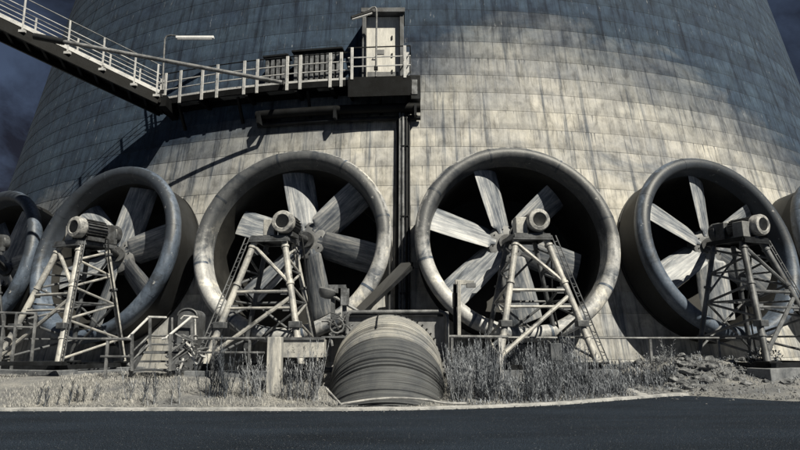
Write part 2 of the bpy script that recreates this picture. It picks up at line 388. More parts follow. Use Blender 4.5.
kp = catmull(kp, 10); kb = MB(); prof = [(-.13,-.04),(-.12,.085),(-.1,.1),(.1,.1),(.12,.085),(.13,-.04)]; kv = []
for kp in (kp, kp2):
    kv = []
    for i, p in enumerate(kp):
        t = (kp[min(i+1,len(kp)-1)]-kp[max(i-1,0)]).normalized(); nn = Vector((-t.y, t.x, 0))
        base = 0 if kp is not kp2 else max(0, gz(p.x, p.y)-.04)
        for a, b in prof: kv.append(p + nn*(a+.16) + Vector((0,0,b*.6+base+.01*noise.noise(p*2))))
    n = len(prof)
    kb.add(kv, [(i*n+k, i*n+k+1, (i+1)*n+k+1, (i+1)*n+k) for i in range(len(kp)-1) for k in range(n-1)])
tag(kb.build('kerb', M['kerb']), 'pale concrete kerb edging curving off the road', kind='structure')
# ------------------------------------------------------------------ fans: data
FAN = {1:(-19.5,29.6,-28), 2:(-11.94,25.358,-23), 3:(-3.999,23.072,-9.5), 4:(4.259,22.749,4), 5:(12.355,24.408,18.7), 6:(19.82,27.952,32)}
HUBPX = {2:(120,257), 3:(309,241), 4:(505,244), 5:(707,247), 1:(8,272), 6:(812,262)}
PHASE = {1:20, 2:14, 3:-13, 4:-12, 5:0, 6:25}
ROTAZ = {1:-28, 2:-18, 3:-12, 4:12, 5:16, 6:30}
GB = .55                                            # ground level at the fans
def nrm(az, tau): return Vector((math.sin(az)*math.cos(tau), -math.cos(az)*math.cos(tau), math.sin(tau)))
# ------------------------------------------------------------------ tower shell
LIFT = .85
tower = empty('cooling_tower', (AX, D, 0), 0, 'huge stained concrete cooling tower with a ring of fans around its base', 'cooling tower')
zs = []
for k in range(-1, 50):
    z0 = k*LIFT
    sub = 5 if z0 < 9.5 else 2
    for j in range(sub): zs.append((z0+LIFT*j/sub, .007*(1-j/sub)))
    zs.append((z0+LIFT-.012, 0.0))
azs = [R(-75+.3*i) for i in range(501)] + [R(75+5*i) for i in range(1, 43)]
holes = [(Vector((x, y, ZF)), nrm(R(a), TAU)) for x, y, a in FAN.values()]
vv = []; uvs = []
for z, e in zs:
    for a in azs:
        p = wpt(a, z, e); vv.append(p-Vector((AX, D, 0))); uvs.append((a*31, z))
ff = []; na = len(azs)
for j in range(len(zs)-1):
    for i in range(na):
        i2 = (i+1) % na
        q = (j*na+i, j*na+i2, (j+1)*na+i2, (j+1)*na+i)
        if zs[j][0] < 10 and i < 500:
            c = (vv[q[0]]+vv[q[2]])/2 + Vector((AX, D, 0)); cut = False
            for hc, hn in holes:
                d = c-hc; s = d.dot(hn)
                if (d-hn*s).length < 3.3 and s < 1: cut = True; break
            if cut: continue
        ff.append(q)
me = bpy.data.meshes.new('shell'); me.from_pydata([tuple(p) for p in vv], [], ff)
ul = me.uv_layers.new(name='uv')
for lp in me.loops: ul.data[lp.index].uv = uvs[lp.vertex_index]
me.materials.append(M['shell'])
link('shell', me, tower)
TO = Vector((AX, D, 0))
# ------------------------------------------------------------------ door dormer (part of the tower)
FL = 12.15                                          # walkway floor level
dl, dr_, dt, db, dy = at(362,74,25.2).x, at(404,74,25.2).x, at(383,15,25.2).z, FL+.05, 25.2
m = MB(TO)
fw = .17
m.box(((dl+fw/2), dy+.6, (db+dt)/2), (fw, 1.5, dt-db)); m.box((dr_-fw/2, dy+.6, (db+dt)/2), (fw, 1.5, dt-db))
m.box(((dl+dr_)/2, dy+.58, dt+.1), (dr_-dl+.1, 1.7, .2)); m.box(((dl+dr_)/2, dy+.62, db+.12), (dr_-dl-2*fw-.004, 1.4, .24))
frame = m.build('door_frame', M['door_frame'], tower, bevel=.015)
door = MB(TO).box(((dl+dr_)/2, dy+.16, (db+.25+dt-.02)/2), (dr_-dl-2*fw-.01, .08, dt-.02-db-.26)).build('door', M['door'], tower, bevel=.01)
MB(TO).box(((dl+dr_)/2-.1, dy+.105, db+1.45), (.3, .02, .2)).build('notice_plate', M['plate'], door)
MB(TO).tube([((dl+dr_)/2-.42, dy+.1, db+1.2), ((dl+dr_)/2-.42, dy+.05, db+1.2), ((dl+dr_)/2-.28, dy+.05, db+1.2)], .02, 8).build('handle', M['dark'], door)
for hz in (.35, 1.1, 1.9): MB(TO).box(((dl+dr_)/2+.38, dy+.1, db+hz+.2), (.06,.05,.16)).build('hinge', M['dark'], door)
MB(TO).box(((dl+dr_)/2, dy+.108, db+.42), (dr_-dl-2*fw-.12, .012, .26)).build('kick_plate', M['plate'], door)
# ------------------------------------------------------------------ walkway along the wall
OFF = .95
def wk(px, off=OFF, z=FL):                          # point at walkway level seen at px
    lo, hi = -60, 60
    for _ in range(50):
        mid = (lo+hi)/2; p = wpt(R(mid), z, off)
        d = p.y*math.cos(PIT)+(p.z-CAMH)*math.sin(PIT)
        if 400+FPX*p.x/d < px: lo = mid
        else: hi = mid
    return R(lo)
a0, a1, a2 = wk(158), wk(350), wk(411)
wl = empty('walkway', (*wpt((a0+a1)/2, 0, 0).xy, FL), 0, 'steel walkway with white railings high on the tower wall, reaching the door', 'walkway')
O = wl.location.copy()
def arc(a, b, n, off, z): return [wpt(a+(b-a)*i/n, z, off+LAM*(z-FL)) for i in range(n+1)]
# deck slabs, segment by segment with cross joists below
dk = MB(O); ed = MB(O); pn = MB(O); js = MB(O)
ns = 12; pi_, po = arc(a0, a1, ns, .12, FL), arc(a0, a1, ns, OFF, FL)
UZ = Vector((0,0,1))
for i in range(ns):
    q = [pi_[i], pi_[i+1], po[i+1], po[i]]
    dk.add([p-UZ*.0 for p in q]+[p-UZ*.07 for p in q], [(0,1,2,3),(7,6,5,4),(0,4,5,1),(1,5,6,2),(2,6,7,3),(3,7,4,0)])
    ed.bar(po[i]-UZ*.12, po[i+1]-UZ*.12, .09, .26); ed.bar(pi_[i]-UZ*.2, pi_[i+1]-UZ*.2, .1, .24)
    if i % 3 == 0 or i == ns-1: MB(O).bar(pi_[i]-UZ*.3, po[i]-UZ*.22, .16, .3).build('joist', M['beam'], wl, False)
    else:
        e = [pi_[i].lerp(po[i], t)-UZ*.09 for t in (.12,.9)]+[pi_[i+1].lerp(po[i+1], t)-UZ*.09 for t in (.9,.12)]
        pn = MB(O); pn.add(e+[p-UZ*.02 for p in e], [(0,1,2,3),(7,6,5,4),(0,4,5,1),(1,5,6,2),(2,6,7,3),(3,7,4,0)]); pn.build('soffit_panel', M['plate'], wl, False)
dk.build('deck', M['dark'], wl, False); ed.build('edge_beam', M['beam'], wl, False);
posts = [166,181,203,218,245,258,288,301,331,342]
for px in posts:
    a = wk(px); p = wpt(a, FL, OFF+.06); tdir = Vector((math.cos(a), math.sin(a), 0))
    MB(O).bar(p-UZ*.3, p+UZ*1.22, .13, .05, up=tdir.cross(UZ)).build('post', M['rail'], wl, bevel=.01)
for h, r, mt in ((1.22,.028,'dark'),(.82,.03,'rail'),(.45,.03,'rail')):
    MB(O).tube(arc(a0, a1, ns, OFF, FL+h), r, 8).build('rail', M[mt], wl)
tb = MB(O); pp = arc(a0, a1, ns, OFF+.03, FL+.02)
for i in range(ns): tb.bar(pp[i], pp[i+1], .02, .16)
tb.build('toe_board', M['rail'], wl, False)
# platform in front of the door
pm = MB(O); q = [wpt(a1, FL, .1), wpt(a2, FL, .1), wpt(a2, FL, OFF+.2), wpt(a1, FL, OFF+.2)]
def slab(mb, q, h, dz=0): mb.add([p+UZ*dz for p in q]+[p-UZ*(h-dz) for p in q], [(0,1,2,3),(7,6,5,4),(0,4,5,1),(1,5,6,2),(2,6,7,3),(3,7,4,0)])
slab(pm, q, .1, .03); pm.build('platform_deck', M['dark'], wl, False)
fa = MB(O); k0, k1, k2, k3 = wpt(a1, FL, .1), wpt(a1, FL, OFF+.25), wpt(a2, FL, OFF+.25), wpt(a2, FL, .1)
fa.bar(k1-UZ*.42, k2-UZ*.42, .06, .84); fa.bar(k2-UZ*.4, k3-UZ*.4, .06, .7); fa.bar(k0-UZ*.3, k1-UZ*.42, .06, .6); fa.build('fascia', M['beam'], wl, False)
for px in (352.5, 405.5, 408):
    a = wk(px, OFF+.25); p = wpt(a, FL, OFF+.27 if px < 408 else .6)
    MB(O).bar(p-UZ*.1, p+UZ*1.3, .12, .05, up=(0,1,0)).build('post', M['rail'], wl, bevel=.01)
for h, mt in ((1.3,'dark'),(.86,'rail'),(.47,'rail')):
    MB(O).tube([wpt(a1, FL+h, .5), wpt(a1, FL, OFF+.25)+UZ*h, wpt(a2, FL, OFF+.25)+UZ*h, wpt(a2, FL+h, .45)], .03, 8).build('rail', M[mt], wl)
for az in (a0+(a1-a0)*.12, a0+(a1-a0)*.45, a0+(a1-a0)*.8, a1+(a2-a1)*.5):
    MB(O).bar(wpt(az, FL-1.3, .02), wpt(az, FL-.3, OFF-.2), .1, .12).build('bracket', M['beam'], wl)
# long service beam under the walkway
b0, b1 = wk(256, .5, 10.9), wk(421, .5, 10.9)
sb = empty('service_pipe', wpt((b0+b1)/2, 10.6, .4), 0, 'long dark service pipe bracketed to the wall beneath the walkway', 'pipe')
MB(sb.location).tube(arc(b0, b1, 10, .62, 11.0), .2, 14).build('pipe', M['beam'], sb)
MB(sb.location).tube(arc(b0, b1, 10, .5, 10.6), .1, 10).build('conduit', M['dark'], sb)
for t in (.03,.5,.97):
    a = b0+(b1-b0)*t; MB(sb.location).bar(wpt(a, 10.8, -.05), wpt(a, 10.8, .72), .1, .5).build('bracket', M['dark'], sb, False)
# small cabinet at the platform's right end
c0, c1 = at(409.5, 99, 24.9), at(420.5, 75, 24.9)
cb_ = empty('wall_cabinet', (c0.x/2+c1.x/2, 25.2, c0.z), 0, 'small dark framed cabinet at the right end of the door platform', 'cabinet')
cx, cz = (c0.x+c1.x)/2, (c0.z+c1.z)/2; ww, hh = c1.x-c0.x, c1.z-c0.z
k = MB(cb_.location); k.box((cx, 25.3, cz), (ww, .8, hh)); k.build('housing', M['dark'], cb_, bevel=.015)
MB(cb_.location).box((cx-.02, 24.885, cz), (ww*.5, .03, hh*.6)).build('pale_panel', M['slat'], cb_)
# louvred cabinets standing on the walkway
def louvre(px0, px1, top, n, label):
    A, B = wk(px0, .5), wk(px1, .5); p, q = wpt(A, FL, .5), wpt(B, FL, .5); r = empty('louvre_cabinet', (p+q)/2, 0, label, 'cabinet', 'louvred cabinets on the walkway')
    o_ = r.location; d = (q-p).normalized(); bk = Vector((-d.y, d.x, 0)); L = (q-p).length; rot = Matrix((d, bk, UZ)).transposed()
    c = MB(o_); c.box((p+q)/2+bk*.27+UZ*(top/2), (L, .4, top), rot); c.build('housing', M['dark'], r, bevel=.01)
    c = MB(o_); c.box((p+q)/2+bk*.24+UZ*(top+.05), (L+.14, .6, .09), rot); c.build('lid', M['dark'], r, bevel=.01)
    for i in range(n):
        MB(o_).box(p+d*(L*(i+.5)/n)+bk*.03+UZ*(top/2-.02), (L/n*.6, .05, top*.86), rot).build('slat', M['slat'], r)
    return r
louvre(264, 286, 1.5, 4, 'narrow louvred cabinet on the walkway, left of the wider one')
r_ = louvre(293, 341, 1.62, 9, 'wide louvred cabinet on the walkway beside the door')
# ------------------------------------------------------------------ inclined footbridge on the left
P0, P1 = at(160, 93, 25.9), at(-75, -20, 22.2)
fb = empty('footbridge', ((P0+P1)/2), 0, 'dark sloping footbridge with white railings climbing away to the left', 'footbridge')
O2 = fb.location.copy(); wv = Vector((-.45, 1.5, 0)); d = (P1-P0)
g = MB(O2)
for off in (Vector((0,0,0)), wv): g.bar(P0+off-UZ*.27, P1+off-UZ*.27, .12, .5)
g.build('girder', M['beam'], fb, False)
MB(O2).bar(P0+wv*.5-UZ*.1, P1+wv*.5-UZ*.1, 1.42, .08).build('deck', M['dark'], fb, False)
js = MB(O2)
for i in range(14): p = P0.lerp(P1, i/13); js.bar(p-UZ*.3, p+wv-UZ*.3, .1, .24)
js.build('joist', M['beam'], fb, False)
for side, off in ((0, Vector((0,-.07,0))), (1, wv)):
    for t in ([.0] if side else []) + [(160-px)/235 for px in (157, 132, 98, 62, 17, -40)]:
        p = P0.lerp(P1, t)+off
        MB(O2).bar(p-UZ*.2, p+UZ*1.22, .07, .05, up=(0,1,0)).build('post', M['rail'], fb, bevel=.008)
        if not side: MB(O2).box(p-UZ*.2, (.26, .12, .1)).build('post_clamp', M['rail'], fb)
    for h, r, mt in ((1.22,.022,'railthin'),(.82,.02,'rail'),(.45,.02,'rail')):
        MB(O2).tube([P0+off+UZ*h, P1+off+UZ*h], r, 8).build('rail', M[mt], fb)
    MB(O2).bar(P0+off+UZ*.03, P1+off+UZ*.03, .03, .16).build('toe_board', M['rail'], fb)
tw = MB(O2); tw.bar(P0+Vector((.1,.1,-.3)), P0+Vector((.1,2.3,-.4)), .3, .5); tw.build('landing_bracket', M['beam'], fb, False)
# slanting pole
pl = empty('slanting_pole', at(282,82.5,24.35), 0, 'long slanting steel pole crossing in front of the walkway railing', 'pole')
MB(pl.location).tube([at(38,37,23.1), at(282,82.5,24.35)], .085, 12).build('tube', M['railthin'], pl)
MB(pl.location).tube([at(34,36.2,23.08), at(64,41.8,23.23)], .13, 12).build('sleeve', M['dark'], pl)
MB(pl.location).bar(at(281,82,24.35), at(283,84,25.3), .12, .16).build('end_bracket', M['dark'], pl)
# lamps
def lamp(base, top, head0, head1, label, armpts, mt):
    r = empty('walkway_lamp', base, 0, label, 'lamp', 'tube lamps above the walkway')
    MB(base).tube([base]+armpts, .04, 8).build('post', M['railthin'], r)
    h = MB(base); h.bar(head0, head1, .16, .12); h.build('lamp_head', M[mt], r, bevel=.02)
    h = MB(base); h.bar(head0.lerp(head1, .04)-UZ*.085, head0.lerp(head1, .96)-UZ*.085, .11, .05); h.build('diffuser', M['white'], r, bevel=.015)
    MB(base).box(base+UZ*.35, (.16,.12,.14)).build('clamp', M['dark'], r)
b = wpt(wk(164), FL, OFF+.1); Y = b.y
lamp(b, at(165,40,Y), at(176,37.6,Y), at(214,37.6,Y), 'white tube lamp on a bent post at the left end of the walkway', [at(164.5,45,Y), at(165,39,Y), at(167,36,Y), at(171,35.2,Y), at(178,36,Y)], 'white')
b = wpt(wk(376.5, OFF+.25), FL, OFF+.25); Y = b.y
lamp(b, at(376,12,Y), at(351,18,Y-.1), at(373,11,Y), 'dark tube lamp on a tall post in front of the door', [at(376.6,14,Y), at(376.3,9,Y), at(375,7.2,Y), at(372,7.6,Y), at(368,10.5,Y)], 'dark')  # shade on this lamp's head is put into its dark colour
# ------------------------------------------------------------------ vertical cable duct between the two middle fans
ca = wk(404.5, .25, 7)
ct = empty('cable_duct', wpt(ca, GB, .2), 0, 'tall vertical cable duct running down the wall between two fans', 'duct')
O3 = ct.location
td = Vector((math.cos(ca), math.sin(ca), 0)); bot, top = wpt(ca, GB, .2), wpt(ca, 11.3, .2)
nv = Vector((math.sin(ca), -math.cos(ca), 0))
MB(O3).bar(bot-td*.19, top-td*.19, .05, .32, up=nv).build('side_channel', M['leg_dull'], ct, False)
MB(O3).bar(bot+td*.2, top+td*.2, .05, .32, up=nv).build('side_channel', M['dark'], ct, False)
MB(O3).bar(bot-nv*.02, top-nv*.02, .34, .06, up=nv).build('back_plate', M['slat'], ct, False)
MB(O3).tube([bot-td*.06+nv*.06, top-td*.06+nv*.06], .055, 8).build('cable', M['leg_dull'], ct)
MB(O3).tube([bot+td*.09+nv*.06, top+td*.09+nv*.06], .05, 8).build('cable', M['dark'], ct)
for zz in range(3, 11, 3):
    p = wpt(ca, zz+.3, .32); MB(O3).bar(p-td*.21, p+td*.21, .03, .06, up=nv).build('cross_strap', M['dark'], ct, False)
MB(wpt(ca,GB,0)).tube([wpt(wk(397.5,.15,7), GB, .15), wpt(wk(397.5,.15,7), 10.6, .15)], .07, 10).build('drain_pipe', M['dark'])
tag(bpy.data.objects['drain_pipe'], 'thin dark drain pipe just left of the cable duct', 'pipe'); bpy.data.objects['drain_pipe'].location = wpt(ca,GB,0)
# ------------------------------------------------------------------ fans
s0 = 0.0
bell_prof = [(3.6,-.36),(3.68,-.24)]+[(3.48+.27*math.cos(R(t)), .27*math.sin(R(t))) for t in range(-15,181,15)]+[(3.19,-.15),(3.16,-.4)]
FC = Vector((0,0,ZF-GB)); FN = Vector((0,-math.cos(TAU), math.sin(TAU)))
me_bell = MB().lathe(bell_prof, FC, FN, 120).mesh('bell_mouth', M['bell'])
me_straps = []
for k in range(8):
    t0_ = 2*math.pi*(k+.3)/8; sb2 = MB(); vv_ = []; prof_ = [(3.48+.276*math.cos(R(t)), .276*math.sin(R(t))) for t in range(-15,196,15)]
    e_ = Vector((0,0,1)); e_ = (e_-FN*e_.dot(FN)).normalized(); g_ = FN.cross(e_)
    for dt_ in (-.012,.012):
        for r_2, d_2 in prof_: vv_.append(FC+FN*d_2+(e_*math.cos(t0_+dt_)+g_*math.sin(t0_+dt_))*r_2)
    np_ = len(prof_)
    for dt_ in (-.012,.012):
        for r_2, d_2 in prof_: vv_.append(FC+FN*d_2*.93+(e_*math.cos(t0_+dt_)+g_*math.sin(t0_+dt_))*(3.48+(r_2-3.48)*.93))
    sb2.add(vv_, [(i,i+1,np_+i+1,np_+i) for i in range(np_-1)]+[(i,i+1,2*np_+i+1,2*np_+i) for i in range(np_-1)]+[(np_+i,np_+i+1,3*np_+i+1,3*np_+i) for i in range(np_-1)])
    me_straps.append(sb2.mesh('joint_strap', M['bell_shaded']))
me_bell2 = me_bell.copy(); me_bell2.materials[0] = M['bell_shaded']
me_barrel = MB().lathe([(3.58,-.34),(3.5,-.4),(3.47,-.6),(3.47,-1.5),(3.5,-1.5),(3.5,-1.62),(3.47,-1.62),(3.47,-3.2)], FC, FN, 96).mesh('barrel', M['barrel'])
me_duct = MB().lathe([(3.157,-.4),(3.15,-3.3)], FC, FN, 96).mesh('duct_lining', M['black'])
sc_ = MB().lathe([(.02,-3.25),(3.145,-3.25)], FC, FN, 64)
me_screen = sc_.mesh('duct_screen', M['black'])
# hub, built round the local Y axis
me_hub = MB().lathe([(.03,-.2),(.24,-.2),(.26,-.15),(.6,-.13),(.7,-.08),(.72,0),(.72,.28),(.6,.34),(.03,.34)], (0,0,0), (0,1,0), 40).mesh('hub', M['plate'])
me_bolt = MB().lathe([(.001,-.165),(.026,-.165),(.03,-.12)], (0,0,0), (0,1,0), 6).mesh('bolt', M['dark'])
# blade along +Z
bl = MB(); bv = []; secs = [(.4,.5,38,.2),(.56,.6,37,.16),(.64,1.0,35,.12),(.72,1.14,34,.1),(1.1,1.17,32,.09),(1.5,1.19,30,.08),(1.9,1.2,28,.07),(2.3,1.2,26,.06),(2.7,1.19,24,.05),(3.0,1.17,23,.045),(3.02,1.13,23,.03)]
npf = 16
for r, ch, tw_, th in secs:
    a = R(tw_)
    for k in range(npf):
        t = 2*math.pi*k/npf; cxp = math.cos(t)*ch/2; th_ = math.sin(t)*th*(.6+.4*math.cos(t)) - .06*ch*(1-(2*cxp/ch)**2)
        lead = .06*(r-1)*(-1 if cxp < 0 else 1)*0
        x, y = cxp, th_
        zz = r + (.16*(cxp/ch) if r > 2.8 else 0)
        bv.append((x*math.cos(a)-y*math.sin(a), x*math.sin(a)+y*math.cos(a), zz))
bl.add(bv, [(i*npf+k, i*npf+(k+1)%npf, (i+1)*npf+(k+1)%npf, (i+1)*npf+k) for i in range(len(secs)-1) for k in range(npf)]+[tuple((len(secs)-1)*npf+k for k in range(npf))])
me_blade = bl.mesh('blade', M['blade'])
FLAB = {1:'big fan at the far left, cut off by the photo edge and lying in shade',
 2:'dark shaded fan on the left with thin pole shadow across its top',
 3:'big pale weathered fan just left of the cable duct, motor before it',
 4:'big pale weathered fan just right of the cable duct, rising behind the weeds',
 5:'dark fan on the right with narrow edge-on blades and a thin rim',
 6:'fan at the far right of which only the left rim shows'}
STAND = {1:(-26,), 2:(-25,), 3:(-7,), 4:(6,), 5:(24,)}
PLAT = {1:at(-26,250,26.3), 2:at(84,243,22.6), 3:at(275,238.5,21.2), 4:at(526,236.5,21.0), 5:at(738,240,22.0)}
for i, (x, y, az) in FAN.items():
    f = empty('cooling_fan', (x, y, GB), R(az), FLAB[i], 'fan', 'large fans around the tower base')
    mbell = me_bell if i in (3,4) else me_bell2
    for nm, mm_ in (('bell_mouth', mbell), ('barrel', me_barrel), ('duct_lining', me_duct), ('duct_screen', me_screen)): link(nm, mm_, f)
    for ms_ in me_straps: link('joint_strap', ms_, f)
    hw = at(*HUBPX[i], y+.95); Mi = (Matrix.Translation((x, y, GB)) @ Matrix.Rotation(R(az), 4, 'Z')).inverted()
    hl = Mi @ hw
    base = Quaternion((0,0,1), R(ROTAZ[i]-az)) @ Quaternion((1,0,0), R(-6))
    hub = link('hub', me_hub, f, hl); hub.rotation_mode = 'QUATERNION'; hub.rotation_quaternion = base
    for k in range(8):
        link('bolt', me_bolt, hub, (.54*math.cos(k*math.pi/4+.2), 0, .54*math.sin(k*math.pi/4+.2)))
    for k in range(6):
        bb = link('blade', me_blade, f, hl); bb.rotation_mode = 'QUATERNION'
        bb.rotation_quaternion = base @ Quaternion((0,1,0), R(PHASE[i]+60*k))
    if i in PLAT:
        e = PLAT[i]+UZ*.42; ee = Mi @ e
        sh = MB(); dd = (ee-hl); sh.tube([hl+dd*.02, hl+dd*.92], .13, 14); sh.tube([hl+dd*.06, hl+dd*.12], .3, 18); sh.tube([hl+dd*.55, hl+dd*.62], .24, 16)
        sh.build('shaft', M['motor_dark'], f)
# ------------------------------------------------------------------ motor stands
SLAB = {1:'dark lattice motor stand at the far left edge before the cut-off fan', 2:'lattice motor stand on the left, seen cornerwise before the shaded fan',
 3:'pale lattice motor stand left of the ribbed pipe', 4:'pale lattice motor stand rising out of the tall weeds', 5:'dark lattice motor stand at the right edge of the photo'}
for i, p in PLAT.items():
    az = R(STAND[i][0]); pz = .85; H = p.z-pz
    st = empty('motor_stand', (p.x, p.y, pz), az, SLAB[i], 'motor stand', 'lattice motor stands before the fans')
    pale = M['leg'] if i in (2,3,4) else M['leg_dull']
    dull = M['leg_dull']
    tops = {'fl':Vector((-.48,-.52,H-.1)), 'fr':Vector((.48,-.52,H-.1)), 'rl':Vector((-.48,.6,H-.1)), 'rr':Vector((.48,.6,H-.1))}
    feet = {'fl':Vector((-1.5,-1.75,0)), 'fr':Vector((1.5,-1.75,0)), 'rl':Vector((-1.35,.95,0)), 'rr':Vector((1.35,.95,0))}
    P = lambda c, t: feet[c].lerp(tops[c], t)
    for c in tops:
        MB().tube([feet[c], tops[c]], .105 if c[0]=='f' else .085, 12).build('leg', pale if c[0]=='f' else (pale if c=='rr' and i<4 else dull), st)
        dv_ = (tops[c]-feet[c]).normalized()
        for t_ in (.2,.62,.93): MB().lathe([(.08,-.035),(.135,-.035),(.135,.035),(.08,.035)], P(c,t_), dv_, 16).build('collar', pale if c[0]=='f' else dull, st)
        if c[0] == 'f': MB().box(P(c,.3)+Vector((0,-.05,0)), (.36,.3,.2)).build('clamp', M['leg_dull'], st, bevel=.02)
        MB().box(feet[c]+Vector((0,0,.03)), (.5,.5,.06)).build('foot_plate', M['dark'], st, bevel=.01)
    def br(a, b, r=.06, m=pale): MB().tube([a, b], r*.85, 8).build('brace', m, st)
    br(P('fl',.56), P('fr',.56)); br(P('fl',.43), P('fr',.43), .05)
    br(P('fl',.95), P('fr',.62), .075); br(P('fr',.52), P('fl',.06), .08)
    for s in ('l','r'):
        A, B = 'f'+s, 'r'+s; lv = [.04,.2,.35,.49,.62,.74,.85,.95]
        for k in range(7):
            a, b = (A, B) if k % 2 == 0 else (B, A)
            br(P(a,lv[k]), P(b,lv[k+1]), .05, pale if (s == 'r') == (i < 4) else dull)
            if k in (1,3,5): br(P(A,lv[k]), P(B,lv[k]), .04, dull)
    br(P('rl',.1), P('rr',.5), .05, dull); br(P('rr',.1), P('rl',.5), .05, dull); br(P('rl',.5), P('rr',.5), .05, dull); br(P('rl',.55), P('rr',.9), .045, dull)
    for a_, t_, b_, u_ in (('fl',.56,'fr',.56),('fr',.56,'fl',.56),('fl',.93,'fr',.7),('fl',.43,'fr',.43),('fr',.43,'fl',.43),('fl',.09,'fr',.4)):
        q_ = P(a_,t_); d_ = (P(b_,u_)-q_).normalized(); MB().bar(q_+d_*.08, q_+d_*.34, .025, .2).build('gusset', M['leg_dull'], st)
    # platform
    pf = MB(); pf.box((0,.05,H-.03), (1.2,1.5,.05)); pf.bar((-.6,-.7,H-.1), (.6,-.7,H-.1), .06, .1); pf.bar((-.6,.8,H-.1), (.6,.8,H-.1), .06, .1)
    pf.bar((-.6,-.67,H-.1), (-.6,.77,H-.1), .06, .1); pf.bar((.6,-.67,H-.1), (.6,.77,H-.1), .06, .1); pf.box((0,-.7,H-.19), (1.3,.12,.05))
    pf.build('platform', M['leg_dull'] if i != 5 else M['dark'], st, False)
    # motor with finned body and fan cover; terminal box; gearbox
    mx = .5 if i in (2,3) else .2; mo = MB(); mz = H+.42; mo.lathe([(.02,-.62),(.3,-.62),(.3,.35),(.2,.4),(.02,.4)], (mx,0,mz), (0,1,0), 28)
    for k in range(20):
        t = 2*math.pi*k/20; mo.bar((mx+.32*math.cos(t), -.5, mz+.32*math.sin(t)), (mx+.32*math.cos(t), .3, mz+.32*math.sin(t)), .015, .06, up=(math.cos(t),0,math.sin(t)))
    mo.box((mx,-.1,H+.07), (.5,.7,.14))
    motor = mo.build('motor', M['motor_dark'], st)
    MB().lathe([(.2,-.84),(.24,-.88),(.34,-.86),(.37,-.8),(.37,-.58),(.33,-.56)], (mx,0,mz), (0,1,0), 32).build('fan_cover', M['motor'], motor)
    MB().lathe([(.01,-.84),(.14,-.845),(.21,-.865)], (mx,0,mz), (0,1,0), 24).build('cover_grille', M['dark'], motor)
    MB().box((mx-.52,-.42,H+.27), (.38,.4,.54)).build('terminal_box', M['box'] if i != 5 else M['plate'], st, bevel=.02)
    gbx = MB(); gbx.box((.25,.72,H+.36), (.6,.5,.7)); gbx.lathe([(.02,-.1),(.36,-.1),(.36,.18),(.02,.18)], (.25,.95,H+.42), (0,1,0), 24); gbx.build('gearbox', M['motor_dark'], st, bevel=.03)
    # cable ladder down the front-left leg
    ld = MB(); sgn = -1 if i in (2,3) else 1; c = 'fl' if sgn < 0 else 'fr'
    if i == 2: c = 'fr'; sgn = .9
    off = Vector((.26*sgn,-.06,0))
    for dx in (-.07,.07): ld.tube([feet[c]+off+Vector((dx,0,0)), tops[c]+off+Vector((dx,0,.05))], .02, 6)
    for k in range(26):
        q = P(c, .02+.97*k/26)+off; ld.tube([q-Vector((.07,0,0)), q+Vector((.07,0,.05 if k%2 else -.05))], .014, 5)
    ld.build('cable_ladder', M['leg_dull'], st)
    MB().tube([Vector((.5,.2,H+.3)), Vector((.85,.3,H+.1)), Vector((.95,.3,H-.6)), P('rr',.5)+Vector((.12,-.1,0)), P('rr',.02)+Vector((.12,-.1,0))], .03, 8).build('power_cable', M['dark'], st)
    bf = MB()
    for a, b in (('fl','fr'),('fr','rr'),('rr','rl'),('rl','fl')): bf.bar(feet[a]-Vector((0,0,.07)), feet[b]-Vector((0,0,.07)), .2, .14)
    bf.build('base_frame', M['dark'], st, False)
    PLN = {1:'shaded concrete plinth under the far left motor stand', 2:'broad concrete plinth under the left motor stand, beside the steel steps', 3:'concrete plinth under the motor stand left of the ribbed pipe', 4:'concrete plinth hidden in weeds under the right middle motor stand', 5:'concrete plinth under the motor stand at the right edge'}
    ph = MB(); z0 = .15-pz; zt = -.145
    for yy in (-1.75, .95): ph.box((0,yy,(z0+zt)/2), (3.9,.8,zt-z0)); 
    ph.box((-1.5,-.4,(z0+zt)/2-.03), (.7,1.896,zt-z0-.06)); ph.box((1.5,-.4,(z0+zt)/2-.03), (.7,1.896,zt-z0-.06))
    pb = ph.build('concrete_plinth', M['conc'], None, bevel=.02); pb.location = st.location; pb.rotation_euler = (0,0,az)
    tag(pb, PLN[i], 'plinth', 'plinths under the motor stands')
# ------------------------------------------------------------------ ribbed elbow pipe and the block behind it
ex = at(387,350,17).x; eR, er = 1.95, 1.5; ey, ez = 18.75, 2.27-1.95-1.5
ep = empty('ribbed_pipe', (ex, ey-2.2, 0), 0, 'huge ribbed pipe elbow bending down into the ground beside the road', 'pipe')
nr, ncr = 200, 90; vv = []; uvv = []; rnd = random.Random(3); offs = []
o_ = 0
for j in range(nr+1):
    if j % 2 == 0: o_ = rnd.choice((-.012,0,.006,.012,.02)) - (.03 if rnd.random() < .12 else 0)
    offs.append(o_)
offs[int(nr*.47)] = offs[int(nr*.47)+1] = -.06
for j in range(nr+1):
    th = R(-9) + R(92)*j/nr; up = Vector((0,-math.sin(th), math.cos(th)))
    c = Vector((ex, ey, ez)) + up*eR
    for k in range(ncr+1):
        a = 2*math.pi*k/ncr-math.pi; rr = er+offs[j]+.01*noise.noise(Vector((a*2, j*.3, 0)))
        vv.append(c + Vector((1,0,0))*(rr*math.sin(a)) + up*(rr*math.cos(a))); uvv.append((a*er, th*(eR+er)))
ff = [(j*(ncr+1)+k, j*(ncr+1)+k+1, (j+1)*(ncr+1)+k+1, (j+1)*(ncr+1)+k) for j in range(nr) for k in range(ncr)]
me = bpy.data.meshes.new('ribbed_skin'); me.from_pydata([tuple(p-ep.location) for p in vv], [], ff); ul = me.uv_layers.new(name='uv')
for lp in me.loops: ul.data[lp.index].uv = uvv[lp.vertex_index]
me.materials.append(M['ribs']); link('ribbed_skin', me, ep)
